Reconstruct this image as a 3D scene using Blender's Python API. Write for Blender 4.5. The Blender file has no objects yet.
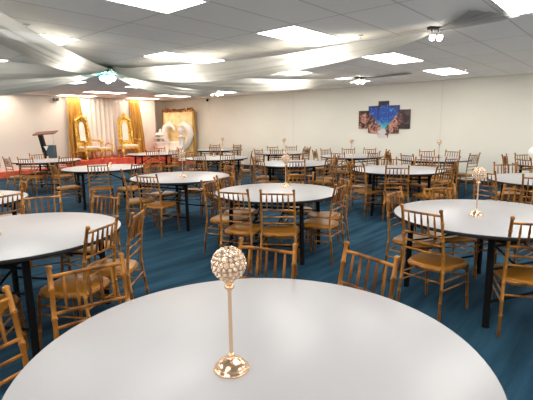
import bpy, math, random
from mathutils import Vector, Matrix
random.seed(7)
C = bpy.context.scene.collection
PI = math.pi
cos, sin, rad = math.cos, math.sin, math.radians

# ---------------------------------------------------------------- materials
def mat(name, col, rough=.5, metal=0., spec=.5, emit=None, es=0., trans=0.):
    m = bpy.data.materials.new(name); m.use_nodes = True
    b = m.node_tree.nodes['Principled BSDF']
    b.inputs['Base Color'].default_value = (*col, 1)
    b.inputs['Roughness'].default_value = rough
    b.inputs['Metallic'].default_value = metal
    b.inputs['Specular IOR Level'].default_value = spec
    if emit:
        b.inputs['Emission Color'].default_value = (*emit, 1); b.inputs['Emission Strength'].default_value = es
    return m

def vary(m, c1, c2, scale=(4, 4, 4), detail=3, bump=0., coord='Object', bscale=None, lo=.35, hi=.65):
    nt = m.node_tree; n = nt.nodes; l = nt.links
    b = n['Principled BSDF']
    tc = n.new('ShaderNodeTexCoord'); mp = n.new('ShaderNodeMapping'); mp.inputs['Scale'].default_value = scale
    ns = n.new('ShaderNodeTexNoise'); ns.inputs['Scale'].default_value = 1; ns.inputs['Detail'].default_value = detail
    cr = n.new('ShaderNodeValToRGB')
    cr.color_ramp.elements[0].position = lo; cr.color_ramp.elements[1].position = hi
    cr.color_ramp.elements[0].color = (*c1, 1); cr.color_ramp.elements[1].color = (*c2, 1)
    l.new(tc.outputs[coord], mp.inputs[0]); l.new(mp.outputs[0], ns.inputs['Vector'])
    l.new(ns.outputs['Fac'], cr.inputs[0]); l.new(cr.outputs[0], b.inputs['Base Color'])
    if bump:
        n2 = n.new('ShaderNodeTexNoise'); n2.inputs['Scale'].default_value = bscale or 60; n2.inputs['Detail'].default_value = 2
        l.new(tc.outputs[coord], n2.inputs['Vector'])
        bp = n.new('ShaderNodeBump'); bp.inputs['Strength'].default_value = bump; bp.inputs['Distance'].default_value = .01
        l.new(n2.outputs['Fac'], bp.inputs['Height']); l.new(bp.outputs[0], b.inputs['Normal'])
    return m

M = {}
M['wall'] = vary(mat('wall_paint', (.80, .77, .68), .75, spec=.25), (.75, .73, .65), (.78, .76, .68), (.8, .8, .8), 4, .05)
M['stage_wall'] = vary(mat('stage_wall_paint', (.86, .81, .74), .7, spec=.25), (.74, .70, .635), (.77, .73, .67), (.7, .7, .7), 3, .04)
M['seam'] = mat('wall_seam', (.70, .67, .59), .7)
M['base'] = mat('baseboard_vinyl', (.03, .03, .035), .5)
M['wood'] = vary(mat('gilded_brown_wood', (.4, .2, .06), .34, .4, .35), (.15, .052, .009), (.42, .175, .03), (9, 9, 3), 3, lo=.4, hi=.6)
M['seat'] = vary(mat('caramel_seat_vinyl', (.45, .22, .06), .3, 0, .45), (.30, .115, .010), (.38, .155, .018), (5, 5, 5), 2)
M['laminate'] = vary(mat('white_laminate', (.72, .70, .74), .33, 0, .45), (.36, .352, .36), (.385, .377, .385), (.9, 2.5, 1), 3, .02, bscale=25)
M['black'] = mat('black_steel', (.005, .005, .006), .7, spec=.1)
M['edge'] = mat('black_edge_band', (.012, .010, .010), .5, spec=.3)
M['gold'] = mat('polished_rose_gold', (.86, .60, .40), .2, 1.)
M['crystal'] = mat('crystal_bead', (.80, .70, .60), .08, 0, 1.)
M['bowl'] = mat('champagne_metal', (.80, .60, .42), .3, .6); M['inner'] = mat('champagne_glass', (.80, .66, .54), .2, .1, .8); M['inner'].node_tree.nodes['Principled BSDF'].inputs['Alpha'].default_value = .38
M['throne_gold'] = vary(mat('carved_gold_leaf', (.75, .45, .08), .3, .75), (.55, .27, .03), (.90, .62, .15), (14, 14, 14), 2, .4, bscale=30)
M['white_vinyl'] = mat('white_tufted_vinyl', (.85, .82, .76), .35)
M['gold_cloth'] = vary(mat('gold_satin', (.8, .45, .06), .35, .35), (.48, .25, .04), (.76, .50, .14), (10, 10, 1.5), 3)
M['white_cloth'] = vary(mat('white_drape_cloth', (.86, .80, .72), .7), (.82, .76, .68), (.9, .85, .78), (3, 3, .6), 2)
M['red'] = vary(mat('red_stage_carpet', (.5, .05, .035), .95, spec=.1), (.50, .075, .045), (.66, .13, .08), (6, 6, 6), 4, .3, bscale=80)
M['lect_dark'] = mat('black_lectern_panel', (.008, .008, .01), .5, spec=.2)
M['lect_grey'] = mat('slate_grey_panel', (.06, .10, .115), .6, spec=.2)
M['lect_top'] = vary(mat('mahogany_board', (.16, .05, .03), .35), (.13, .035, .02), (.22, .07, .045), (3, 12, 3), 3)
M['lect_metal'] = mat('brushed_metal', (.6, .6, .6), .3, 1)
M['fixture'] = mat('dark_bronze', (.05, .045, .035), .4, .7)
M['chrome'] = mat('chrome', (.7, .7, .7), .2, 1)
M['bulb'] = mat('lit_bulb', (1, .98, .95), .4, emit=(1, .93, .84), es=16)
M['bulb_warm'] = mat('warm_lit_bulb', (1, .9, .75), .4, emit=(1, .78, .52), es=60)
M['bulb_cool'] = mat('cool_lit_bulb', (.9, 1, 1), .4, emit=(.88, 1, 1), es=16)
M['teal'] = vary(mat('teal_tulle', (.05, .30, .28), .5), (.01, .20, .18), (.10, .50, .44), (9, 9, 9), 2)
M['panel_glow'] = mat('lamp_diffuser', (.9, .9, .88), .5, emit=(1, .975, .93), es=9.8)
M['panel_warm'] = mat('warm_lamp_diffuser', (.9, .85, .8), .5, emit=(1, .80, .66), es=9)
M['lamp_frame'] = mat('white_lamp_frame', (.75, .74, .72), .5)
M['backdrop'] = vary(mat('gold_backdrop_fabric', (.85, .62, .25), .5), (.82, .60, .26), (.95, .82, .50), (5, 5, 5), 3)
M['white_gloss'] = mat('white_gloss_paint', (.86, .84, .80), .35)
M['flower'] = vary(mat('dark_dried_flowers', (.2, .07, .03), .8), (.12, .03, .02), (.38, .16, .05), (20, 20, 20), 2)
M['grey_plastic'] = mat('dark_plastic', (.09, .08, .08), .4)
M['gold_trim'] = mat('thin_gold_trim', (.7, .5, .2), .3, 1)

def sheer(name, col, tr):
    m = bpy.data.materials.new(name); m.use_nodes = True
    nt = m.node_tree; n = nt.nodes; l = nt.links; n.clear()
    out = n.new('ShaderNodeOutputMaterial')
    d = n.new('ShaderNodeBsdfDiffuse'); d.inputs[0].default_value = (*col, 1)
    t = n.new('ShaderNodeBsdfTranslucent'); t.inputs[0].default_value = (*col, 1)
    p = n.new('ShaderNodeBsdfTransparent'); p.inputs[0].default_value = (1, 1, 1, 1)
    m1 = n.new('ShaderNodeMixShader'); m1.inputs[0].default_value = .38
    m2 = n.new('ShaderNodeMixShader'); m2.inputs[0].default_value = tr
    l.new(d.outputs[0], m1.inputs[1]); l.new(t.outputs[0], m1.inputs[2])
    l.new(m1.outputs[0], m2.inputs[1]); l.new(p.outputs[0], m2.inputs[2]); l.new(m2.outputs[0], out.inputs[0])
    return m
M['sheer'] = sheer('white_sheer_fabric', (.74, .72, .66), .02)
M['see_through_grey'] = sheer('grey_see_through', (.38, .38, .37), .25)

def carpet():
    m = mat('blue_plank_carpet', (.03, .09, .16), .95, spec=.12)
    nt = m.node_tree; n = nt.nodes; l = nt.links; b = n['Principled BSDF']
    tc = n.new('ShaderNodeTexCoord')
    mp = n.new('ShaderNodeMapping'); mp.inputs['Scale'].default_value = (.8, 7, 1); mp.inputs['Rotation'].default_value = (0, 0, rad(4))
    a = n.new('ShaderNodeTexNoise'); a.inputs['Scale'].default_value = 1; a.inputs['Detail'].default_value = 4
    cr = n.new('ShaderNodeValToRGB')
    e = cr.color_ramp.elements; e[0].position = .32; e[0].color = (.0085, .031, .054, 1); e[1].position = .70; e[1].color = (.026, .082, .130, 1)
    e2 = cr.color_ramp.elements.new(.5); e2.color = (.0155, .054, .090, 1)
    # plank tone
    br = n.new('ShaderNodeTexBrick'); br.inputs['Scale'].default_value = 1; br.inputs['Mortar Size'].default_value = .003
    br.inputs['Brick Width'].default_value = 1.0; br.inputs['Row Height'].default_value = .25
    br.inputs['Color1'].default_value = (.90, .90, .90, 1); br.inputs['Color2'].default_value = (1.08, 1.08, 1.08, 1); br.inputs['Mortar'].default_value = (.85, .85, .85, 1)
    mp2 = n.new('ShaderNodeMapping'); mp2.inputs['Rotation'].default_value = (0, 0, 0)
    mx = n.new('ShaderNodeMix'); mx.data_type = 'RGBA'; mx.blend_type = 'MULTIPLY'; mx.inputs[0].default_value = 1
    l.new(tc.outputs['Object'], mp.inputs[0]); l.new(mp.outputs[0], a.inputs['Vector']); l.new(a.outputs['Fac'], cr.inputs[0])
    l.new(tc.outputs['Object'], mp2.inputs[0]); l.new(mp2.outputs[0], br.inputs['Vector'])
    l.new(cr.outputs[0], mx.inputs[6]); l.new(br.outputs['Color'], mx.inputs[7]); l.new(mx.outputs[2], b.inputs['Base Color'])
    f = n.new('ShaderNodeTexNoise'); f.inputs['Scale'].default_value = 160
    bp = n.new('ShaderNodeBump'); bp.inputs['Strength'].default_value = .5; bp.inputs['Distance'].default_value = .01
    l.new(tc.outputs['Object'], f.inputs['Vector']); l.new(f.outputs['Fac'], bp.inputs['Height']); l.new(bp.outputs[0], b.inputs['Normal'])
    return m
M['carpet'] = carpet()

def ceilmat():
    m = mat('ceiling_tile', (.55, .53, .50), .85, spec=.2)
    nt = m.node_tree; n = nt.nodes; l = nt.links; b = n['Principled BSDF']
    tc = n.new('ShaderNodeTexCoord')
    mp = n.new('ShaderNodeMapping'); mp.inputs['Location'].default_value = CEIL_OFF
    br = n.new('ShaderNodeTexBrick'); br.offset = 0; br.inputs['Scale'].default_value = 1
    br.inputs['Brick Width'].default_value = 1.28; br.inputs['Row Height'].default_value = .6; br.inputs['Mortar Size'].default_value = .011
    br.inputs['Color1'].default_value = (.91, .88, .84, 1); br.inputs['Color2'].default_value = (.94, .91, .87, 1); br.inputs['Mortar'].default_value = (.70, .655, .61, 1)
    ns = n.new('ShaderNodeTexNoise'); ns.inputs['Scale'].default_value = 120
    bp = n.new('ShaderNodeBump'); bp.inputs['Strength'].default_value = .25; bp.inputs['Distance'].default_value = .01
    l.new(tc.outputs['Object'], mp.inputs[0]); l.new(mp.outputs[0], br.inputs['Vector']); l.new(br.outputs['Color'], b.inputs['Base Color'])
    l.new(tc.outputs['Object'], ns.inputs['Vector']); l.new(ns.outputs['Fac'], bp.inputs['Height']); l.new(bp.outputs[0], b.inputs['Normal'])
    return m
CEIL_OFF = (-(4.575 - .64), -(3.3 - .3), 0)
M['ceiling'] = ceilmat()

# ---------------------------------------------------------------- mesh helpers
class MB:
    def __init__(s): s.v = []; s.f = []
    def add(s, v, f):
        o = len(s.v); s.v += [tuple(p) for p in v]; s.f += [tuple(i + o for i in q) for q in f]; return s
    def box(s, a, b, mtx=None):
        x0, y0, z0 = a; x1, y1, z1 = b
        v = [Vector(p) for p in ((x0,y0,z0),(x1,y0,z0),(x1,y1,z0),(x0,y1,z0),(x0,y0,z1),(x1,y0,z1),(x1,y1,z1),(x0,y1,z1))]
        if mtx: v = [mtx @ p for p in v]
        return s.add(v, [(3,2,1,0),(4,5,6,7),(0,1,5,4),(1,2,6,5),(2,3,7,6),(3,0,4,7)])
    def tube(s, pts, r, n=8, cap=True):
        pts = [Vector(p) for p in pts]; k = len(pts)
        if not hasattr(r, '__len__'): r = [r] * k
        v = []; f = []; up = None
        for i, p in enumerate(pts):
            t = (pts[min(i+1,k-1)] - pts[max(i-1,0)]).normalized()
            if up is None: up = t.orthogonal().normalized()
            up = (up - t * up.dot(t)).normalized(); w = t.cross(up)
            for j in range(n):
                a = 2*PI*j/n; v.append(p + (up*cos(a) + w*sin(a)) * r[i])
        for i in range(k-1):
            for j in range(n):
                a = i*n+j; b = i*n+(j+1)%n; f.append((a, b, b+n, a+n))
        if cap: f.append(tuple(range(n))[::-1]); f.append(tuple((k-1)*n+j for j in range(n)))
        return s.add(v, f)
    def lathe(s, prof, n=24, c=(0,0,0), mtx=None):
        v = []; f = []
        for r, z in prof:
            for j in range(n):
                a = 2*PI*j/n; p = Vector((c[0]+r*cos(a), c[1]+r*sin(a), c[2]+z)); v.append(mtx @ p if mtx else p)
        k = len(prof)
        for i in range(k-1):
            for j in range(n):
                a = i*n+j; b = i*n+(j+1)%n; f.append((a, b, b+n, a+n))
        f.append(tuple(range(n))[::-1]); f.append(tuple((k-1)*n+j for j in range(n)))
        return s.add(v, f)
    def ball(s, c, r, n=10, m=6, sc=(1,1,1)):
        pr = [(max(r*sin(PI*i/m), r*.02), -r*cos(PI*i/m)) for i in range(m+1)]
        return s.lathe([(a*sc[0], b*sc[2]) for a, b in pr], n, c)
    def prism(s, poly, z0, z1, mtx=None):
        n = len(poly); v = [Vector((x,y,z0)) for x,y in poly] + [Vector((x,y,z1)) for x,y in poly]
        if mtx: v = [mtx @ p for p in v]
        return s.add(v, [tuple(range(n))[::-1], tuple(range(n,2*n))] + [(i,(i+1)%n,(i+1)%n+n,i+n) for i in range(n)])
    def grid(s, P, nu, nv):
        return s.add(P, [(i*nv+j, (i+1)*nv+j, (i+1)*nv+j+1, i*nv+j+1) for i in range(nu-1) for j in range(nv-1)])
    def build(s, name, m, parent=None, smooth=True, bevel=0, angle=40):
        me = bpy.data.meshes.new(name); me.from_pydata(s.v, [], s.f); me.update()
        me.materials.append(m)
        if smooth:
            me.shade_smooth()
            try: me.set_sharp_from_angle(angle=rad(angle))
            except Exception: pass
        o = bpy.data.objects.new(name, me); C.objects.link(o)
        if parent: o.parent = parent
        if bevel:
            b = o.modifiers.new('bevel', 'BEVEL'); b.width = bevel; b.segments = 2; b.limit_method = 'ANGLE'
        return o

def tag(o, label, cat, group=None, kind=None):
    if label: o['label'] = label
    if cat: o['category'] = cat
    if group: o['group'] = group
    if kind: o['kind'] = kind
    return o
def thing(name, label, cat, loc=(0,0,0), rz=0, group=None):
    o = bpy.data.objects.new(name, None); C.objects.link(o); o.location = loc; o.rotation_euler = (0,0,rz)
    o.empty_display_size = .1
    return tag(o, label, cat, group)
def struct(o): o['kind'] = 'structure'; return o
def copy_tree(o, parent=None):
    c = o.copy(); C.objects.link(c); c.parent = parent
    for ch in list(o.children): copy_tree(ch, c)
    return c

# ---------------------------------------------------------------- room shell
H = 2.64
XR, YS, YB, XL, YN = 11.6, 15.3, 16.1, -6.0, -5.0       # right wall, stage wall, recess wall, left wall, near wall
JX = 10.6
struct(MB().box((XL-.1, YN-.1, -.1), (XR+.1, YB+.1, 0)).build('floor', M['carpet'], smooth=False))
struct(MB().box((XL-.1, YN-.1, H), (XR+.1, YB+.1, H+.1)).build('ceiling', M['ceiling'], smooth=False))
struct(MB().box((XR, YN-.1, 0), (XR+.1, YB+.1, H)).build('wall_right', M['wall'], smooth=False))
struct(MB().box((XL-.1, YS, 0), (JX, YS+.1, H)).box((JX-.1, YS+.1, 0), (JX, YB, H)).build('wall_stage', M['stage_wall'], smooth=False))
struct(MB().box((JX-.1, YB, 0), (XR, YB+.1, H)).build('wall_recess', M['stage_wall'], smooth=False))
struct(MB().box((XL-.1, YN, 0), (XL, YS, H)).build('wall_left', M['wall'], smooth=False))
struct(MB().box((XL-.1, YN-.1, 0), (XR, YN, H)).build('wall_near', M['wall'], smooth=False))
struct(MB().box((XR-.012, YN, 0), (XR, YB, .10)).build('baseboard_right', M['base'], smooth=False))
tr = MB()
for b in (3.98, 8.85, 13.0): tr.box((XR-.004, b, .1), (XR, b+.03, H))
struct(tr.build('trim_1', M['seam'], smooth=False))
struct(MB().box((XR-.03, YN, H-.02), (XR, YB, H)).box((XL, YS-.03, H-.02), (JX, YS, H)).build('trim_2', M['seam'], smooth=False))

M['pane'] = mat('added_fill_emitter', (.9, .9, .9), .6, emit=(1, .96, .90), es=2.1)  # glowing window-like panels added on unseen walls to brighten the room
def fill_panel(n, a, b, axis):
    # a, b = extent along the wall
    mb = MB(); f = MB()
    z0, z1 = .5, 2.35
    def bx(m_, u0, u1, w0, w1, d0, d1):
        m_.box((u0, d0, w0), (u1, d1, w1)) if axis == 'y' else m_.box((d0, u0, w0), (d1, u1, w1))
    base = YN if axis == 'y' else XL
    bx(mb, a+.05, b-.05, z0+.05, z1-.05, base+.001, base+.02)
    for u0, u1, w0, w1 in ((a, b, z0, z0+.05), (a, b, z1-.05, z1), (a, a+.05, z0+.05, z1-.05), (b-.05, b, z0+.05, z1-.05), ((a+b)/2-.02, (a+b)/2+.02, z0+.05, z1-.05)):
        bx(f, u0, u1, w0, w1, base+.0205, base+.05)
    o = f.build('fill_panel_%d' % n, M['lamp_frame'], smooth=False); struct(o)
    mb.build('pane', M['pane'], o, smooth=False)  # added glowing surface that brightens the room, not a window pane
for n, (a, b) in enumerate(((-4.5,-1.5), (-.5, 2.5), (3.5, 6.5), (7.5, 10.5))): fill_panel(n+1, a, b, 'y')
for n, (a, b) in enumerate(((-3.5,-.5), (.8, 3.8), (5.1, 8.1), (9.4, 12.4))): fill_panel(n+5, a, b, 'x')
# stage: low red step and dais
st = MB().prism([(3.2,15.295),(3.2,15.1),(6.5,15.05),(7.05,14.0),(11.59,13.75),(11.59,15.295)],0,.2)
o = st.build('stage_platform', M['red'], smooth=False, bevel=.01)
tag(o, 'low red carpeted stage step running along the far wall', 'stage')
o = MB().prism([(6.75,15.29),(6.75,14.25),(10.59,14.15),(10.59,15.29)], .2, .44).build('stage_dais', M['red'], smooth=False, bevel=.01)
tag(o, 'raised red carpeted dais under the two gold thrones', 'stage')

# ---------------------------------------------------------------- lamps in the ceiling
def lamp_proto():
    t = thing('ceiling_light', 'lamp', 'ceiling light', group='recessed fluorescent panels in the tile ceiling')
    f = MB(); L, W = .625, .30
    f.box((-L,-W,-.008),(L,-W+.02,.0)).box((-L,W-.02,-.008),(L,W,0)).box((-L,-W+.02,-.008),(-L+.02,W-.02,0)).box((L-.02,-W+.02,-.008),(L,W-.02,0))
    f.build('frame', M['lamp_frame'], t, smooth=False)
    MB().box((-L+.02,-W+.02,-.005),(L-.02,W-.02,-.001)).build('diffuser', M['panel_glow'], t, smooth=False)
    return t
lp = lamp_proto(); first = True
def warm(o):
    for ch in o.children:
        if ch.name.startswith('diffuser'):
            ch.data = ch.data.copy(); ch.data.materials[0] = M['panel_warm']
LX = [-.50, 2.08, 4.58, 7.13, 9.74]; LY = [.85, 3.30, 5.68, 8.08, 10.5, 12.9, 14.8]
rows = ['nearest the camera', 'in the second row', 'in the third row', 'in the fourth row', 'in the fifth row', 'in the sixth row', 'in the row by the stage wall']
cols = ['at far left', 'in left column', 'in middle left column', 'in middle right column', 'in right wall column']
for j, y in enumerate(LY):
    for i, x in enumerate(LX):
        if i == 0 and j < 3 and False: continue
        o = lp if first else copy_tree(lp); first = False
        o.location = (x, y, H); o['label'] = 'lit ceiling light panel %s, %s' % (rows[j], cols[i])
        if j >= 5: warm(o)
for (x, y) in ((-3.1, .85), (-3.1, 5.68), (-3.1, 10.5), (2.08, -1.55), (4.58, -1.55), (7.13, -1.55), (9.74, -1.55)):
    o = copy_tree(lp); o.location = (x, y, H)
    o['label'] = 'lit ceiling light panel outside the picture, %s' % {(-3.1,.85): 'left of the camera', (-3.1,5.68): 'far left, level with the hub', (-3.1,10.5): 'far left, towards the stage', (2.08,-1.55): 'right behind the camera', (4.58,-1.55): 'behind the camera, middle column', (7.13,-1.55): 'behind the camera, fourth column', (9.74,-1.55): 'behind the camera by the right wall'}[(x, y)]

# ---------------------------------------------------------------- chiavari chair
def post_profile(pts, r=.0125, rings=()):
    """dense turned post: pts polyline param by z, with ring bumps at given z"""
    zs = [p[2] for p in pts]; out = []; rr = []
    def at(z):
        for a, b in zip(pts, pts[1:]):
            lo, hi = sorted((a[2], b[2]))
            if lo <= z <= hi:
                t = (z - a[2]) / (b[2] - a[2]); return tuple(a[k] + (b[k]-a[k])*t for k in range(3))
        return pts[-1]
    lv = [(z, r) for z in [min(zs)+(max(zs)-min(zs))*k/10 for k in range(11)]]
    for z in rings: lv += [(z-.010, r), (z-.006, r*1.3), (z-.002, r*1.3), (z+.001, r*.9), (z+.005, r*1.3), (z+.009, r)]
    lv.sort()
    for z, q in lv:
        if out and abs(z - out[-1][2]) < .0006: continue
        out.append(at(z)); rr.append(q)
    return out, rr
CH = .911
def back_y(z):
    # rear post line: foot -.235, seat -.185, top -.24
    if z < .42: return -.235 + .05 * (z/.42)
    t = (z-.42)/(CH-.42); return -.185 - .055*t*t - .01*t
def back_x(z):
    return .192 - .014*min(1, z/.44) if z < .44 else .178 - .008*(z-.44)/(CH-.44)
def make_chair():
    t = thing('chiavari_chair', 'x', 'chair')
    for s in (-1, 1):
        zs = [CH*.975*k/14 for k in range(15)]
        p, r = post_profile([(s*back_x(z), back_y(z), z) for z in zs], .0118, (.16, .27, .40, .52, .66, .80))
        p += [(s*back_x(CH), back_y(CH), CH*.978), (s*back_x(CH), back_y(CH), CH*.985), (s*back_x(CH), back_y(CH), CH*.994), (s*back_x(CH), back_y(CH), CH)]
        r += [.015, .016, .0145, .007]
        MB().tube(p, r, 9).build('back_post', M['wood'], t)
        p, r = post_profile([(s*.190, .215, 0), (s*.180, .190, .395)], .0125, (.12, .24, .36))
        MB().tube(p, [q*(.8+.2*min(1, a[2]/.2)) for a, q in zip(p, r)], 9).build('front_leg', M['wood'], t)
    # seat: wooden frame with domed pad
    def outline(k, sc=1.):
        n = 28; pts = []
        for i in range(n):
            a = 2*PI*i/n; e = .55
            cx = abs(cos(a))**e * (1 if cos(a) >= 0 else -1); cy = abs(sin(a))**e * (1 if sin(a) >= 0 else -1)
            y = cy*.202*sc; w = (.192 + .018*cy)*sc
            pts.append((cx*w, y + .017, k))
        return pts
    fr = MB(); rings = [outline(.388, .98), outline(.390, 1.03), outline(.408, 1.05), outline(.414, 1.03)]
    v = sum(rings, []); n = 28
    fr.add(v, [(i*n+j, i*n+(j+1)%n, (i+1)*n+(j+1)%n, (i+1)*n+j) for i in range(3) for j in range(n)] + [tuple(range(n))[::-1], tuple(3*n+j for j in range(n))])
    fr.build('seat_frame', M['wood'], t)
    rings = [outline(.4145, 1.0), outline(.424, 1.0), outline(.431, .94), outline(.437, .72), outline(.439, .36), outline(.4395, .05)]
    v = sum(rings, [])
    MB().add(v, [(i*n+j, i*n+(j+1)%n, (i+1)*n+(j+1)%n, (i+1)*n+j) for i in range(5) for j in range(n)] + [tuple(range(n))[::-1], tuple(5*n+j for j in range(n))]).build('seat', M['seat'], t, angle=80)
    for z, r in ((.858, .0098), (.682, .0088), (.612, .0085), (.542, .0085)):
        x = back_x(z); y = back_y(z)
        MB().tube([(-x, y, z), (-x*.5, y-.006, z), (0, y-.008, z), (x*.5, y-.006, z), (x, y, z)], r, 8).build('rail', M['wood'], t)
    for k in range(5):
        u = (k-2)/3.05
        a = (u*back_x(.682), back_y(.682)-.007, .682); b = (u*back_x(.858), back_y(.858)-.007, .858)
        pts = []; r = []
        for q, rr in ((0,.0055),(.15,.0065),(.3,.0085),(.42,.0095),(.47,.007),(.5,.0095),(.53,.007),(.58,.0095),(.7,.0085),(.85,.0065),(1,.0055)):
            pts.append(tuple(a[i]+(b[i]-a[i])*q for i in range(3))); r.append(rr)
        MB().tube(pts, r, 7).build('spindle', M['wood'], t)
    for z in (.325, .255):
        for s in (-1, 1):
            MB().tube([(s*back_x(z), back_y(z), z), (s*(.190-.01*z/.395), .215-.025*z/.395, z-.01)], .007, 7).build('side_stretcher', M['wood'], t)
    for z in (.345, .28): MB().tube([(-.181, .195, z), (.181, .195, z)], .007, 7).build('front_stretcher', M['wood'], t)
    for z in (.315,): MB().tube([(-back_x(z), back_y(z), z), (back_x(z), back_y(z), z)], .007, 7).build('rear_stretcher', M['wood'], t)
    return t

# ---------------------------------------------------------------- round folding table
TR, TH = .78, .755
def make_table():
    t = thing('round_table', 'x', 'table', group='round white folding tables')
    MB().lathe([(.02, TH-.003), (TR-.006, TH-.003), (TR-.004, TH-.001), (TR-.007, TH), (.02, TH)], 96).build('tabletop', M['laminate'], t, angle=50)
    MB().lathe([(TR-.03, TH-.028), (TR-.002, TH-.028), (TR, TH-.025), (TR, TH-.006), (TR-.003, TH-.0031), (TR-.03, TH-.0031)], 96).build('edge_band', M['edge'], t, angle=50)
    ub = MB().lathe([(.02, TH-.022), (TR-.03, TH-.022), (TR-.03, TH-.0035), (.02, TH-.0035)], 64)
    ub.build('underside', M['edge'], t)
    rr = MB()
    for s in (-1, 1): rr.box((-.56, s*.44-.018, TH-.065), (.56, s*.44+.018, TH-.0225))
    for s in (-1, 1): rr.box((s*.54-.018, -.422, TH-.065), (s*.54+.018, .422, TH-.0225))
    rr.build('under_frame', M['black'], t, smooth=False)
    for sx in (-1, 1):
        for sy in (-1, 1):
            MB().tube([(sx*.44, sy*.44, TH-.05), (sx*.455, sy*.455, .02), (sx*.456, sy*.456, 0)], [.025, .025, .028], 12).build('leg', M['black'], t)
        MB().tube([(sx*.452, -.45, .20), (sx*.452, .45, .20)], .011, 8).build('crossbar', M['black'], t)
        MB().tube([(sx*.442, -.442, TH-.12), (sx*.442, .442, TH-.12)], .011, 8).build('crossbar', M['black'], t)
        for sy in (-.12, .12):
            MB().tube([(-sx*.05, sy*1.3, TH-.05), (sx*.446, sy*1.3, TH-.32)], .008, 8).build('brace', M['black'], t)
        MB().tube([(sx*.446, -.446, TH-.30), (sx*.446, .446, TH-.30)], .009, 8).build('crossbar', M['black'], t)
    return t

# ---------------------------------------------------------------- gold globe candle stand
def make_candle():
    t = thing('candle_stand', 'x', 'candle holder')
    MB().lathe([(.060,0),(.0605,.004),(.058,.008),(.054,.010),(.053,.013),(.047,.022),(.036,.031),(.022,.037),(.013,.041),(.010,.046),(.012,.050),(.0115,.054),(.007,.057)], 40).build('base', M['gold'], t, angle=60)
    MB().lathe([(.0065,.055),(.0062,.27),(.0085,.275),(.0085,.280)], 16).build('stem', M['gold'], t)
    MB().lathe([(.009,.278),(.0155,.283),(.0165,.289),(.0145,.294),(.0095,.298),(.014,.302),(.019,.308),(.024,.315)], 24).build('collar', M['gold'], t, angle=60)
    cz = .365; R = .0545
    cage = MB()
    for k in range(8):
        lat = -58 + k*17.5; r = R*cos(rad(lat)); z = cz + R*sin(rad(lat)); n = max(6, int(2*PI*r/.0182))
        off = .5 if k % 2 else 0
        pts = [(r*cos(2*PI*(i+off)/n), r*sin(2*PI*(i+off)/n), z) for i in range(n)]
        if k in (0, 7): cage.tube(pts + [pts[0]], .0017, 5, cap=False)
        for i in range(n):      # small gold ring round each crystal
            a = 2*PI*(i+off)/n; nv = Vector((cos(a)*cos(rad(lat)), sin(a)*cos(rad(lat)), sin(rad(lat))))
            e1 = Vector((-sin(a), cos(a), 0)); e2 = nv.cross(e1); c = Vector((0,0,cz)) + nv*R
            rr = .0082
            cage.tube([c + (e1*cos(2*PI*q/8) + e2*sin(2*PI*q/8))*rr for q in range(9)], .0013, 5, cap=False)
    bowl = cage.build('globe_cage', M['gold'], t)
    cr = MB()
    for k in range(8):
        lat = -58 + k*17.5; r = R*cos(rad(lat)); z = cz + R*sin(rad(lat)); n = max(6, int(2*PI*r/.0182)); off = .5 if k % 2 else 0
        for i in range(n):
            a = 2*PI*(i+off)/n
            cr.ball((r*.95*cos(a), r*.95*sin(a), cz+(z-cz)*.95), .0058, 7, 5)
    cb = cr.build('crystal_beads', M['crystal'], t, smooth=False); cb['kind'] = 'stuff'
    MB().ball((0,0,cz), .0465, 24, 16).build('inner_globe', M['inner'], t)
    MB().lathe([(.024,cz-.0485),(.040,cz-.036),(.049,cz-.020),(.0485,cz-.019),(.039,cz-.034),(.02,cz-.047)], 28).build('globe_bowl', M['bowl'], t)
    MB().lathe([(.024,.316),(.032,.322),(.030,.3225),(.020,.317)], 20).build('cup', M['gold'], t)
    return t

# ---------------------------------------------------------------- layout (metres, room axes)
TABLES = {'T0': (1.005,.94), 'T1': (3.975,3.30), 'T2': (4.03,.941), 'T3': (1.149,3.616), 'T4': (7.193,3.173), 'T5': (4.263,5.552),
 'T6': (7.183,5.506), 'T7': (4.344,8.154), 'T8': (4.5,11.239), 'T9': (7.543,11.085), 'T10': (7.4,8.102), 'T11': (10.035,10.856),
 'T12': (9.802,7.946), 'T13': (9.661,5.509), 'T14': (9.80,3.49), 'T15': (7.052,.89), 'T16': (9.76,1.10), 'T17': (1.238,5.876)}
TROT = {'T0': 20, 'T1': 22, 'T2': 62, 'T3': 31, 'T4': 31, 'T5': 14, 'T6': 36, 'T7': -20, 'T8': 40, 'T9': -45, 'T10': -30, 'T11': 10, 'T12': 50, 'T13': 70, 'T14': 20, 'T15': 30, 'T16': 60, 'T17': 15}
TDESC = {
 'T0': 'large white round table filling the foreground, a gold globe candle stand on it',
 'T1': 'white round table in the middle of the hall, directly behind the foreground table',
 'T2': 'white round table at the right, second largest in view, crystal candle stand in its centre',
 'T3': 'white round table at the left edge, right behind the foreground table',
 'T4': 'bare white round table right of the middle, in front of the wall picture',
 'T5': 'white round table left of the middle one, candle stand at its centre',
 'T6': 'white round table just behind the middle table, bare top',
 'T7': 'white round table on the left in front of the left throne, tiny dish on it',
 'T8': 'white round table at the far left in front of the lectern',
 'T9': 'white round table close to the stage in front of the gold heart backdrop',
 'T10': 'white round table behind the left candle stand table, towards the wall conduit',
 'T11': 'distant white round table by the right wall nearest the gold heart backdrop',
 'T12': 'distant white round table against the blank wall left of the picture',
 'T13': 'distant white round table under the left side of the blue wall picture',
 'T14': 'white round table by the wall, just right of the blue wall picture',
 'T15': 'white round table cut by the right edge, behind the large right table',
 'T16': 'white round table at the right edge by the wall, behind empty chairs',
 'T17': 'white round table cut by the left edge, behind the left table'}
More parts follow.
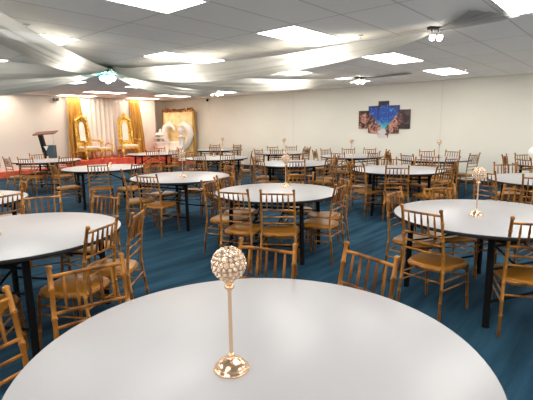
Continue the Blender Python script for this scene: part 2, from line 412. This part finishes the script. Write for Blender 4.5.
TN = {'T0': 'the foreground table', 'T1': 'the middle table', 'T2': 'the large right table', 'T3': 'the left front table', 'T4': 'the table in front of the wall picture',
 'T5': 'the table left of the middle one', 'T6': 'the table behind the middle one', 'T7': 'the table in front of the left throne', 'T8': 'the table before the lectern',
 'T9': 'the table in front of the heart backdrop', 'T10': 'the table near the wall conduit', 'T11': 'the wall table nearest the heart backdrop', 'T12': 'the wall table left of the picture',
 'T13': 'the wall table under the picture', 'T14': 'the wall table right of the picture', 'T15': 'the table cut by the right edge', 'T16': 'the right edge table by the wall', 'T17': 'the table cut by the left edge'}
CHAIRS = {   # angle round the table, distance of the back, twist
 'T0': [(41,.97,-23),(7,.985,-18),(96,1.08,-17),(126,1.115,-14)],
 'T1': [(-168,.90,10),(-137,.88,-8),(126,.86,-12),(93,.91,8),(18,.76,12),(-77,.84,0),(-35,.90,0)],
 'T2': [(162,.82,10),(92,.89,0),(50,.86,0),(-2,.94,-8),(-141,.76,-14)],
 'T3': [(-67,.88,7),(-38,.95,-8),(61,1.09,10),(25,1.08,-6),(-128,.92,0)],
 'T4': [(-154,.9,3),(-114,1.08,8),(104,.9,0),(40,.9,0),(160,.92,5),(-3,.95,0),(-66,.95,-8)],
 'T5': [(155,.9,0),(-154,.96,-4),(90,.8,6),(40,1.0,0),(-14,.90,0),(-48,1.0,0)],
 'T6': [(-136,.94,0),(172,.92,0),(102,.95,5),(-87,.95,0),(-42,.95,0),(37,.9,0)],
 'T7': [(172,.95,5),(-122,.84,0),(-84,1.2,8),(-30,.95,0)],
 'T8': [(-172,.96,0),(-138,.94,0),(88,.78,0),(-85,1.0,4),(20,.9,0)],
 'T9': [(-123,.86,0),(-84,.95,0),(46,.9,0),(-6,.9,0)],
 'T10': [(-112,.75,0),(-45,.9,0),(98,1.0,0),(-160,.85,0)],
 'T11': [(-140,.85,0),(60,.9,0),(5,.9,0),(-88,.9,0)],
 'T12': [(-146,.9,0),(58,.98,0),(24,1.06,0),(-22,.9,0),(176,.9,0),(-84,.9,0)],
 'T13': [(110,1.0,0),(77,1.02,0),(-170,.87,0),(38,1.04,0),(6,1.08,0),(-108,.8,0),(-50,.9,0)],
 'T14': [(128,1.0,0),(163,.86,0),(-162,.95,0),(33,.9,0),(-4,.95,0),(-84,.86,-21),(-144,1.5,30)],
 'T15': [(137,.96,22),(-177,.92,0),(46,1.08,-8)],
 'T16': [(150,.9,0),(92,.96,0),(54,.96,0)],
 'T17': [(16,.91,-20),(-68,.97,0)],
}
CAM = Vector((0, 0, 1.5545))
FW = Vector((0.7425337737562981, 0.6470691483422124, -0.17304656048276335))
RT = Vector((0.6551145180390752, -0.7554069276204368, -0.013614035312219573))
UP = Vector((0.1395297928245471, 0.10325643305255126, 0.984819549941817))

tp = make_table(); first = True
for k, (x, y) in TABLES.items():
    o = tp if first else copy_tree(tp); first = False
    o.location = (x, y, 0); o.rotation_euler = (0, 0, rad(TROT[k])); o['label'] = TDESC[k]
    if k == 'T1': o.scale = (.96, .96, 1)
    if k == 'T0': o.scale = (1.012, 1.012, 1)

cp = make_chair(); first = True
SIDE = ['back', 'back right', 'right', 'front right', 'front', 'front left', 'left', 'back left']
for k, lst in CHAIRS.items():
    tx, ty = TABLES[k]; view = math.atan2(ty, tx); names = {}
    for (a, r, tw) in lst:
        r = max(r, .83)
        ang = rad(a - 2.9); x = tx + r*cos(ang); y = ty + r*sin(ang)
        face = ang + PI + rad(tw); rz = face - PI/2
        # the distance is that of the back top; local back top sits at y = -.25
        ox = x - (-.25)*(-sin(rz)); oy = y - (-.25)*cos(rz)
        rel = (ang - view) % (2*PI)              # 0 = behind the table as the camera sees it, clockwise = right
        sd = SIDE[int(round((-rel) / (PI/4))) % 8]
        o = cp if first else copy_tree(cp); first = False
        o.location = (ox, oy, 0); o.rotation_euler = (0, 0, rz)
        names.setdefault(sd, []).append(o)
    for sd, os_ in names.items():
        if len(os_) == 1:
            os_[0]['label'] = 'gold brown chair at %s of %s' % (sd, TN[k])
        else:
            os_.sort(key=lambda q: (Vector(q.location) - CAM).dot(RT) / (Vector(q.location) - CAM).dot(FW))
            nm = ['left', 'right'] if len(os_) == 2 else ['left', 'middle', 'right']
            for q, w in zip(os_, nm): q['label'] = '%s gold brown chair at %s of %s' % (w, sd, TN[k])
    for sd, os_ in names.items():
        for q in os_: q['group'] = 'chiavari chairs around the tables'

cn = make_candle(); first = True
for k, x, y in (('T0', .903, .951), ('T1', 4.36, 3.46), ('T2', 3.94, 1.01), ('T5', 4.24, 5.46), ('T12', 9.95, 7.95), ('T13', 9.80, 5.60), ('T14', 10.0, 3.45), ('T11', 9.95, 10.6), ('T17', 1.72, 5.79), ('T16', 9.40, 1.0)):
    o = cn if first else copy_tree(cn); first = False
    o.location = (x, y, TH + .0005)
    o['group'] = 'crystal globe candle stands'; o['label'] = 'gold candle stand with round crystal globe on %s' % TN[k]
t = thing('globe_lamp', 'plain white round globe on a short white foot at the right edge of the picture', 'lamp', (9.98, 1.56, TH+.0005))
MB().lathe([(.06,0),(.06,.012),(.02,.02),(.018,.07),(.03,.08)], 20).build('foot', M['white_gloss'], t)
MB().ball((0,0,.185), .115, 24, 16).build('globe', M['white_gloss'], t)
d0 = None
for k, x, y in (('T7', 4.55, 8.25), ('T8', 4.58, 11.4), ('T10', 7.6, 8.45), ('T3', 1.02, 3.66)):
    if d0 is None:
        d0 = thing('candle_dish', 'x', 'candle holder', group='small candle dishes')
        MB().lathe([(.05,0),(.052,.006),(.045,.012),(.02,.02),(.012,.05),(.02,.06),(.03,.062),(.028,.066),(.01,.064)], 24).build('dish', M['gold'], d0)
        MB().lathe([(.018,.0665),(.018,.085),(.004,.086)], 16).build('tealight', M['white_gloss'], d0)
        o = d0
    else: o = copy_tree(d0)
    o.location = (x, y, TH + .0005); o['label'] = 'low gold candle dish standing on %s' % TN[k]

# ---------------------------------------------------------------- wavy cloth panels
def curtain(name, label, cat, m, xa0, xa1, xb0, xb1, z0, z1, y, amp, waves, thick=.02, gather=None):
    """hanging cloth in the x-z plane at depth y; a = top, b = bottom edge"""
    nu, nv = waves*8+1, 14; P = []
    for i in range(nu):
        u = i/(nu-1)
        for j in range(nv):
            v = j/(nv-1); z = z1 + (z0-z1)*v
            x = (xa0+(xa1-xa0)*u)*(1-v) + (xb0+(xb1-xb0)*u)*v
            ph = 2*PI*waves*u
            P.append((x + .01*sin(ph*2+v*3), y - amp*(1+.3*v)*(.5+.5*sin(ph + .5*sin(3*v))) - .01*sin(ph*3), z))
    mb = MB(); mb.grid(P, nu, nv)
    o = mb.build(name, m, angle=180)
    s = o.modifiers.new('thick', 'SOLIDIFY'); s.thickness = .004
    return tag(o, label, cat)
curtain('sheer_backdrop', 'wide pleated white cloth backdrop hanging behind the thrones', 'curtain', M['white_cloth'], 7.2, 10.0, 7.2, 10.0, .45, H-.03, 15.26, .05, 16)
curtain('gold_curtain', 'shiny gold curtain hanging left of the left throne', 'curtain', M['gold_cloth'], 6.90, 7.36, 6.80, 7.50, .45, H-.03, 15.16, .09, 5)
curtain('gold_curtain', 'shiny gold curtain hanging right of the right throne', 'curtain', M['gold_cloth'], 9.32, 9.74, 9.28, 9.92, .45, H-.03, 15.16, .09, 5)

# ---------------------------------------------------------------- thrones
def make_throne(label, loc, rz):
    t = thing('gold_throne', label, 'throne', loc, rz, 'gold thrones on the stage')
    fr = MB()
    fr.box((-.33,-.28,.28),(.33,.28,.38)); fr.build('seat_frame', M['throne_gold'], t, bevel=.02)
    MB().box((-.29,-.25,.381),(.29,.22,.46)).build('seat_cushion', M['white_vinyl'], t, bevel=.03)
    for sx in (-1,1):
        for sy in (-1,1):
            MB().tube([(sx*.29, sy*.24, .29),(sx*.32, sy*.27, .22),(sx*.28, sy*.25, .10),(sx*.31, sy*.28, .03),(sx*.31,sy*.28,0)], [.045,.05,.028,.03,.035], 10).build('leg', M['throne_gold'], t)
        a = MB().tube([(sx*.31,-.24,.36),(sx*.34,-.22,.50),(sx*.33,-.24,.60)], [.03,.025,.03], 10)
        a.tube([(sx*.33,-.32,.61),(sx*.34,-.26,.65),(sx*.33,-.05,.64),(sx*.30,.22,.67)], [.045,.035,.028,.03], 10)
        a.ball((sx*.335,-.31,.62), .05)
        a.build('armrest', M['throne_gold'], t)
        b = MB().tube([(sx*.26,.26,.36),(sx*.25,.29,.80),(sx*.235,.32,1.15),(sx*.21,.335,1.32),(sx*.14,.34,1.42),(0,.345,1.46)], [.035,.04,.038,.042,.042,.045], 10)
        for z in (.55,.75,.95,1.15): b.ball((sx*(.26-.03*z), .285+.03*z, z), .048)
        b.ball((sx*.22,.335,1.36), .05); b.tube([(sx*.225,.335,1.36),(sx*.23,.335,1.50)], [.035,.006], 8)
        b.build('back_frame', M['throne_gold'], t)
    p = MB(); poly = [(-.115,.02),(.115,.02),(.11,.55),(.09,.66),(.05,.72),(0,.74),(-.05,.72),(-.09,.66),(-.11,.55)]
    sl = MB().prism([(-.24,-.02),(.24,-.02),(.225,.6),(.17,.76),(.08,.84),(0,.87),(-.08,.84),(-.17,.76),(-.225,.6)], -.055, -.026, Matrix.Translation((0,.30,.58)) @ Matrix.Rotation(rad(86),4,'X')); sl.build('back_panel', M['throne_gold'], t, bevel=.01)
    mt = Matrix.Translation((0,.30,.58)) @ Matrix.Rotation(rad(86),4,'X')
    p.prism(poly, -.025, .035, mt); p.build('back_cushion', M['white_vinyl'], t, bevel=.02)
    c = MB(); poly = [(-.17,0),(.17,0),(.15,.07),(.09,.10),(.06,.17),(0,.25),(-.06,.17),(-.09,.10),(-.15,.07)]
    c.prism(poly, -.03, .03, Matrix.Translation((0,.345,1.42)) @ Matrix.Rotation(rad(90),4,'X'))
    c.ball((0,.31,1.50), .045); c.ball((0,.345,1.66), .025); c.ball((-.1,.33,1.46), .03); c.ball((.1,.33,1.46), .03)
    c.build('crest', M['throne_gold'], t, bevel=.008)
    MB().box((-.22,.23,.40),(.22,.31,.58)).build('back_rail', M['throne_gold'], t, bevel=.02)
    return t
make_throne('tall gold throne with white back cushion beside the left gold curtain', (7.36, 14.72, .44), rad(10))
make_throne('tall gold throne with white back cushion beside the right gold curtain', (8.93, 14.72, .44), rad(-12))
t = thing('gold_bench', 'low gold bench with white cushion standing right of the left throne', 'bench', (7.82, 14.60, .44), rad(6))
MB().box((-.24,-.22,.27),(.24,.22,.35)).build('seat_frame', M['throne_gold'], t, bevel=.015)
MB().box((-.22,-.20,.351),(.22,.20,.42)).build('cushion', M['white_vinyl'], t, bevel=.025)
for sx in (-1,1):
    for sy in (-1,1): MB().tube([(sx*.20,sy*.18,.28),(sx*.22,sy*.2,.18),(sx*.19,sy*.17,.08),(sx*.21,sy*.19,0)], [.035,.035,.02,.03], 8).build('leg', M['throne_gold'], t)
MB().tube([(.24,-.20,.33),(.27,-.18,.48),(.26,.0,.54),(.25,.2,.50),(.24,.2,.34)], [.025,.025,.03,.025,.025], 8).build('armrest', M['throne_gold'], t)

# ---------------------------------------------------------------- lectern
t = thing('lectern', 'black slanted lectern with mahogany top at the left of the stage', 'lectern', (5.70, 14.15, 0), rad(-42))
bz = 0
MB().box((-.26,-.22,0),(.26,.24,.05)).build('base', M['lect_dark'], t, bevel=.01)
MB().prism([(.0,.051),(.13,.051),(-.10,1.36),(-.23,1.36)], -.06, .06, Matrix.Rotation(rad(90),4,'X')).build('slanted_panel', M['lect_dark'], t, bevel=.005)
MB().box((.02,-.14,.051),(.22,.17,1.02)).build('cabinet', M['lect_grey'], t, bevel=.006)
MB().tube([(.21,0,1.0),(.21,0,1.385)], .012, 10).build('support_rod', M['lect_metal'], t)
MB().box((-.33,-.20,0),(.33,.18,.035), Matrix.Translation((0,0,1.39)) @ Matrix.Rotation(rad(-4),4,'Y') @ Matrix.Rotation(rad(12),4,'X')).build('reading_top', M['lect_top'], t, bevel=.006)
MB().prism([(-.07,.0),(.07,.0),(0,-.14)], -.003, .003, Matrix.Translation((.03,-.17,1.0)) @ Matrix.Rotation(rad(90),4,'X')).build('emblem', M['white_gloss'], t, smooth=False)

# ---------------------------------------------------------------- heart backdrop and white props by the corner
A = Vector((10.98, 15.25, .2)); B = Vector((11.30, 13.72, .2)); dB = (B-A).normalized(); nB = Vector((dB.y, -dB.x, 0))
if nB.x > 0: nB = -nB
LB = (B-A).length; ZB = 2.17
ang = math.atan2(dB.y, dB.x)
t = thing('heart_backdrop', 'gold fabric backdrop panel with dried flowers along its top, in the corner', 'backdrop', tuple(A), ang)
sgn = -1     # local y: towards room
MB().box((0,.0,0.01),(LB,.07,ZB-.2)).build('panel', M['backdrop'], t, bevel=.01)
fm = MB()
for s in (0, LB): fm.box((s-.035,-.02,0),(s+.035,.1,ZB-.18))
fm.box((0,-.02,ZB-.24),(LB,.1,ZB-.17)); fm.build('frame', M['gold_cloth'], t, bevel=.01)
fl = MB()
for i in range(150):
    s = random.random()*LB*1.04 - .02; w = .5+.5*sin(s*5+1)
    fl.ball((s, random.uniform(-.06,.06), ZB-.19+random.uniform(-.03,.05+.05*w)), random.uniform(.02,.045), 6, 4)
fl.build('flower_garland', M['flower'], t, smooth=False)['kind'] = 'stuff'

nx = Vector((0,1,0)) if False else None
# room-facing side is local -y when ang points along A->B (x right seen from the room)
def bpt(s, z, off): return A + dB*s + nB*off + Vector((0,0,z-.2))
t = thing('heart_arch', 'white heart shaped arch of two curved horns before the gold backdrop', 'decoration', tuple(bpt(.85, .2, .17)), 0)
loc = Vector(t.location)
for pts in ([(.62,.52),(.45,.68),(.28,.90),(.17,1.22),(.24,1.52),(.46,1.64),(.64,1.56),(.72,1.38)], [(1.02,.52),(1.22,.68),(1.40,.90),(1.53,1.22),(1.46,1.52),(1.22,1.65),(1.02,1.56),(.90,1.38)]):
    if pts[0][0] < .8: MB().box((-.50,-.06,0),(.50,.06,.05), Matrix.Rotation(ang,4,'Z')).tube([bpt(.62,.25,.17)-loc, bpt(.62,.52,.17)-loc], .06, 10).tube([bpt(1.02,.25,.17)-loc, bpt(1.02,.52,.17)-loc], .06, 10).build('stand', M['white_gloss'], t)
    MB().tube([bpt(s, z, .17) - loc for s, z in pts], [.11,.125,.135,.14,.135,.12,.09,.04], 16).build('arch_horn', M['white_gloss'], t)
t = thing('white_settee', 'low white settee under the heart shaped arch', 'settee', tuple(bpt(.86,.2,.62)), ang)
MB().box((-.38,-.2,.12),(.38,.2,.40)).build('seat', M['white_vinyl'], t, bevel=.04)
MB().box((-.38,.10,.401),(.38,.20,.75)).build('backrest', M['white_vinyl'], t, bevel=.04)
for sx in (-1,1):
    for sy in (-1,1): MB().tube([(sx*.32,sy*.15,.13),(sx*.33,sy*.16,0)], .02, 8).build('leg', M['throne_gold'], t)
p = bpt(1.38, .2, .55)
t = thing('white_pedestal', 'white fluted pedestal right of the settee', 'pedestal', tuple(p))
MB().lathe([(.17,0),(.17,.06),(.12,.08),(.10,.12),(.10,.85),(.12,.89),(.16,.92),(.16,.95)], 20).build('column', M['white_gloss'], t, angle=30)
o = MB().lathe([(.06,0),(.08,.02),(.05,.06),(.10,.14),(.17,.24),(.18,.28),(.14,.31),(.17,.34),(.15,.36)], 20, ).build('white_urn', M['white_gloss'], None)
o.location = (p.x, p.y, p.z+.9505); tag(o, 'wide white urn standing on the white pedestal', 'urn')
t = thing('cake_table', 'small white draped table with wide top left of the gold backdrop', 'table', (10.42, 14.65, .2))
MB().lathe([(.30,0),(.27,.3),(.29,.69),(.02,.69)], 32).build('skirt', M['white_cloth'], t)
MB().lathe([(.02,.691),(.33,.691),(.33,.72),(.02,.72)], 32).build('top', M['white_gloss'], t)
t = thing('tiered_cake_stand', 'white tiered stand on the small draped table by the corner', 'cake stand', (10.36, 14.65, .9205))
MB().lathe([(.16,0),(.16,.02),(.05,.04),(.04,.14),(.29,.17),(.29,.20),(.04,.21)], 24).build('lower_tier', M['white_gloss'], t)
MB().lathe([(.04,.211),(.035,.28),(.22,.31),(.18,.40),(.03,.41)], 24).build('upper_tier', M['white_gloss'], t)
MB().lathe([(.02,.411),(.07,.45),(.05,.52),(.01,.55)], 16).build('finial', M['white_gloss'], t)

# ---------------------------------------------------------------- wall picture: five canvases forming one image
def art_mat():
    m = mat('canyon_waterfall_print', (.2, .1, .1), .45)
    nt = m.node_tree; n = nt.nodes; l = nt.links; b = n['Principled BSDF']
    g = n.new('ShaderNodeNewGeometry'); sp = n.new('ShaderNodeSeparateXYZ'); l.new(g.outputs['Position'], sp.inputs[0])
    def math_(op, a, c=None, v=None):
        q = n.new('ShaderNodeMath'); q.operation = op
        l.new(a, q.inputs[0]) if not isinstance(a, float) else q.inputs[0].__setattr__('default_value', a)
        if c is not None: l.new(c, q.inputs[1])
        elif v is not None: q.inputs[1].default_value = v
        return q.outputs[0]
    def mix(f, c1, c2):
        q = n.new('ShaderNodeMix'); q.data_type = 'RGBA'; l.new(f, q.inputs[0])
        for i, c in ((6, c1), (7, c2)):
            if isinstance(c, tuple): q.inputs[i].default_value = (*c, 1)
            else: l.new(c, q.inputs[i])
        return q.outputs[2]
    def smooth(a, lo, hi):
        q = n.new('ShaderNodeMapRange'); q.interpolation_type = 'SMOOTHSTEP'; q.inputs['From Min'].default_value = lo; q.inputs['From Max'].default_value = hi
        l.new(a, q.inputs[0]); return q.outputs[0]
    ns = n.new('ShaderNodeTexNoise'); ns.inputs['Scale'].default_value = 5.5; ns.inputs['Detail'].default_value = 6; ns.inputs['Distortion'].default_value = 1.2
    l.new(g.outputs['Position'], ns.inputs['Vector'])
    n2 = n.new('ShaderNodeTexNoise'); n2.inputs['Scale'].default_value = 7; n2.inputs['Detail'].default_value = 7; n2.inputs['Distortion'].default_value = 1.6; l.new(g.outputs['Position'], n2.inputs['Vector'])
    s = math_('SUBTRACT', sp.outputs[1], v=5.60); z = math_('SUBTRACT', sp.outputs[2], v=1.66)      # s: + = left, z up
    wob = math_('MULTIPLY', math_('SUBTRACT', ns.outputs['Fac'], v=.5), v=.55)
    rock = mix(smooth(n2.outputs['Fac'], .40, .66), (.022, .008, .012), (.60, .27, .18))
    dark = mix(smooth(ns.outputs['Fac'], .45, .65), (.016, .008, .012), (.09, .035, .03))
    # dark upper corners, lit rock in the lower half
    rk = mix(smooth(math_('ADD', z, wob), .08, .20), rock, dark)
    sa = math_('ABSOLUTE', s)
    # blue water mass: wide at the top, narrowing to the fall
    half = math_('ADD', math_('MULTIPLY', z, v=.85), v=.30)
    dist = math_('SUBTRACT', math_('ADD', half, wob), sa)
    inb = smooth(dist, .0, .06)
    blue = mix(smooth(math_('ADD', z, wob), -.22, .02), (.08, .50, .58), (.010, .06, .34))
    bl2 = mix(smooth(n2.outputs['Fac'], .52, .70), blue, (.05, .30, .66))
    m1 = mix(inb, rk, bl2)
    m2 = mix(smooth(math_('ADD', z, wob), .33, .38), m1, dark)
    far = mix(smooth(sa, .42, .52), m2, rk)
    far = mix(smooth(math_('MULTIPLY', s, v=-1.), .34, .62), far, dark)
    wd_ = math_('ADD', math_('MULTIPLY', z, v=-.30), v=.0)
    wf = math_('SUBTRACT', math_('ADD', wd_, math_('MULTIPLY', wob, v=.5)), math_('ABSOLUTE', math_('ADD', s, v=-.03)))
    m3 = mix(math_('MULTIPLY', smooth(wf, -.04, .02), smooth(math_('MULTIPLY', z, v=-1.), .20, .30)), far, (.62, .56, .56))
    l.new(m3, b.inputs['Base Color'])
    return m
M['art'] = art_mat()
art = [(6.39, 6.085, 1.41, 1.93), (6.075, 5.775, 1.28, 2.055), (5.765, 5.455, 1.15, 2.185), (5.445, 5.14, 1.27, 2.055), (5.13, 4.82, 1.40, 1.93)]
wd = ['leftmost', 'second from left', 'tallest middle', 'second from right', 'rightmost']
for i, (y1, y0, z0, z1) in enumerate(art):
    o = MB().box((XR-.035, y0, z0), (XR-.001, y1, z1)).build('canvas_print', M['art'], smooth=False)
    tag(o, '%s canvas of the five part blue and brown canyon picture' % wd[i], 'picture', 'five part wall picture')

# ---------------------------------------------------------------- ceiling drapes and grey strips
def drape(label, p0, p1, width, sag, m, belly=.22, z0=H-.04, z1=H-.04, w0=.08, tilt=0.):
    p0 = Vector((*p0, z0)); p1 = Vector((*p1, z1)); d = (p1-p0); d.normalize()
    side = Vector((d.y, -d.x, 0)).normalized()
    nu, nv = 61, 33; P = []
    for i in range(nu):
        t = i/(nu-1); c = p0.lerp(p1, t); sg = 4*t*(1-t); op = sin(PI*t)**.6 if 0 < t < 1 else 0
        w = w0 + width*op
        for j in range(nv):
            q = 2*(j/(nv-1)) - 1
            pl = (.014*sin(q*24 + 2*sin(t*5)) + .006*sin(q*51+t*9)) * (.3+.7*op)
            z = c.z - sag*sg - belly*op*(1-q*q)**.5*(1+.1*sin(t*7)) + pl + tilt*q*op
            P.append((c.x + side.x*q*w*.5, c.y + side.y*q*w*.5, min(z, H-.008)))
    o = MB().grid(P, nu, nv).build('ceiling_drape_or_strip', m, angle=180)
    return tag(o, label, 'drape', 'white ceiling drapes')
HUB = (4.21, 7.49)
drape('white sheer drape swagging from the teal hub to the large spotlight near the right', HUB, (5.2, 1.95), .50, .13, M['sheer'])
drape('white sheer drape swagging from the teal hub to the spotlight above the wall picture', HUB, (9.25, 5.15), .5, .10, M['sheer'], belly=.24)
drape('white sheer drape swagging from the teal hub to the spotlight above the wall conduit', HUB, (9.15, 9.95), .5, .08, M['sheer'])
drape('cream sheer drape sweeping from the teal hub to the upper left edge', HUB, (-.3, 2.3), .26, .15, M['sheer'], belly=.17)
drape('pale sheer drape running level from the teal hub to the left edge', HUB, (-1.8, 7.2), .5, .10, M['sheer'])
drape('sheer drape hanging low from the teal hub along the stage wall at left', HUB, (1.2, 13.6), .55, .17, M['sheer'])
def grey_strip(label, p0, p1, w1):  # thin grey see-through strip just under the ceiling, widening away from a spotlight
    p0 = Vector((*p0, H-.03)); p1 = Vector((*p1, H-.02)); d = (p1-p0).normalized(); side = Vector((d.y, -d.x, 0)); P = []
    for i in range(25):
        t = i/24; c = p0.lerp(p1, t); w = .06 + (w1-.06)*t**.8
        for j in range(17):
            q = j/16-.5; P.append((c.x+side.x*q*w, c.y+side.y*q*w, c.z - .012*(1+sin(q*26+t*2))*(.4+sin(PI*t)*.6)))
    o = MB().grid(P, 25, 17).build('ceiling_drape_or_strip', M['see_through_grey'], angle=180); tag(o, label, 'drape', 'white ceiling drapes')  # grey strip, only grouped with the drapes
grey_strip('short grey strip flat on the ceiling beside the large spotlight', (5.2, 1.85), (4.85, 1.20), .68)
grey_strip('short grey strip flat on the ceiling beside the spotlight above the picture', (9.3, 5.05), (9.2, 3.9), .30)

# hub: crumpled teal tulle with lit bulbs
t = thing('ceiling_hub_lamp', 'teal tulle rosette with glowing white bulbs in the ceiling drape hub', 'ceiling lamp', (HUB[0], HUB[1], H))
MB().lathe([(.10,-.03),(.10,0)], 20).build('mounting_plate', M['fixture'], t)
for k in range(9):
    a = 2*PI*k/9 + .3; P = []
    for i in range(9):
        for j in range(9):
            u = i/8; v = j/8-.5
            P.append((cos(a)*(.03+.40*u) - sin(a)*v*.36*(.3+u), sin(a)*(.03+.40*u) + cos(a)*v*.36*(.3+u), -.06 - .06*u - .035*sin(u*7+v*16+k) - .02*sin(v*23)))
    MB().grid(P, 9, 9).build('tulle_petal', M['teal'], t, angle=180)
for k in range(7):
    a = 2*PI*k/7; MB().ball((.10*cos(a), .10*sin(a), -.20), .045, 12, 8).build('bulb', M['bulb_cool'], t)
MB().ball((0,0,-.24), .055, 12, 8).build('bulb', M['bulb_cool'], t)

def cluster(label, loc, rz, m, n, s=1., sp=.05):
    t = thing('spotlight_cluster', label, 'spotlight', loc, rz, 'ceiling spotlight clusters')
    MB().box((-.12*s,-.04*s,-.03),(.12*s,.04*s,0)).build('mounting_bar', M['fixture'], t, bevel=.004)
    for k in range(n):
        x = (k-(n-1)/2)*sp*s; yo = .045*s*(1 if k % 2 else -1)
        h = MB().tube([(x,0,-.03),(x*1.1,yo*.5,-.065)], .010*s, 8)
        h.lathe([(.014*s,-.062),(.030*s,-.085),(.034*s,-.10)], 14, (x*1.15, yo, 0)).build('lamp_head', M['chrome'], t)
        MB().ball((x*1.15, yo, -.115-.0), .036*s, 12, 8).build('bulb', m, t)
    return t
cluster('large bronze spotlight cluster with glowing bulbs, upper right of the picture', (5.2, 1.9, H), rad(-35), M['bulb'], 4, .85)
cluster('glowing spotlight cluster near the ceiling edge above the wall picture', (9.29, 5.13, H), rad(-40), M['bulb'], 4, 1.1)
cluster('glowing spotlight cluster of three bulbs high above the wall conduit', (9.21, 9.99, H), rad(-50), M['bulb_warm'], 3, 1.4, .09)

# sprinklers
sp0 = None
for x, y, lb in ((1.94, 5.02, 'small metal sprinkler hanging from the ceiling, upper left'), (4.98, 2.75, 'small metal sprinkler beside the large front ceiling light panel'), (9.44, 2.81, 'small metal sprinkler beside the ceiling light nearest the right wall')):
    if sp0 is None:
        sp0 = thing('sprinkler', lb, 'sprinkler', group='ceiling sprinklers')
        MB().lathe([(.035,-.006),(.035,0)], 16).build('escutcheon', M['chrome'], sp0)
        MB().tube([(0,0,-.006),(0,0,-.045)], .008, 8).build('stem', M['chrome'], sp0)
        MB().lathe([(.004,-.052),(.022,-.050),(.022,-.047),(.004,-.045)], 12).build('deflector', M['chrome'], sp0)
        o = sp0
    else: o = copy_tree(sp0)
    o.location = (x, y, H); o['label'] = lb

# surveillance camera on the stage wall; conduit with cable on the right wall
t = thing('wall_camera', 'small dark box camera high on the stage wall left of the gold curtain', 'camera', (6.57, YS, 2.52))
MB().box((-.03,-.05,-.03),(.03,0,.03)).build('bracket', M['grey_plastic'], t)
MB().box((-.08,-.19,-.06),(.08,-.051,.06)).build('housing', M['grey_plastic'], t, bevel=.008)
MB().lathe([(.03,0),(.03,.03)], 14, (0,0,0), Matrix.Translation((0,-.19,0)) @ Matrix.Rotation(rad(90),4,'X')).build('lens', M['black'], t)
t = thing('wall_sensor', 'small black dome with a thin cable running down the right wall', 'sensor', (XR-.001, 13.1, 2.56))
MB().ball((-.05,0,0), .05, 12, 8).build('dome', M['black'], t)
MB().tube([(-.008,0,-.05),(-.008,0,-1.9)], .008, 6).build('cable', M['seam'], t)

# ---------------------------------------------------------------- camera, world, view
cd = bpy.data.cameras.new('camera'); co = bpy.data.objects.new('camera', cd); C.objects.link(co)
co.matrix_world = Matrix(((RT.x, UP.x, -FW.x, 0), (RT.y, UP.y, -FW.y, 0), (RT.z, UP.z, -FW.z, CAM.z), (0, 0, 0, 1)))
cd.sensor_width = 36; cd.lens = 426.1/533*36; cd.clip_start = .05; cd.clip_end = 100
sc = bpy.context.scene; sc.camera = co
w = bpy.data.worlds.new('world'); sc.world = w; w.use_nodes = True
w.node_tree.nodes['Background'].inputs[0].default_value = (.8, .85, .9, 1); w.node_tree.nodes['Background'].inputs[1].default_value = .05
sc.view_settings.view_transform = 'Standard'; sc.view_settings.look = 'None'; sc.view_settings.gamma = 1
sc.view_settings.exposure = 0.56
sc.cycles.max_bounces = 16; sc.cycles.diffuse_bounces = 10; sc.cycles.transparent_max_bounces = 16; sc.view_settings.use_curve_mapping = False
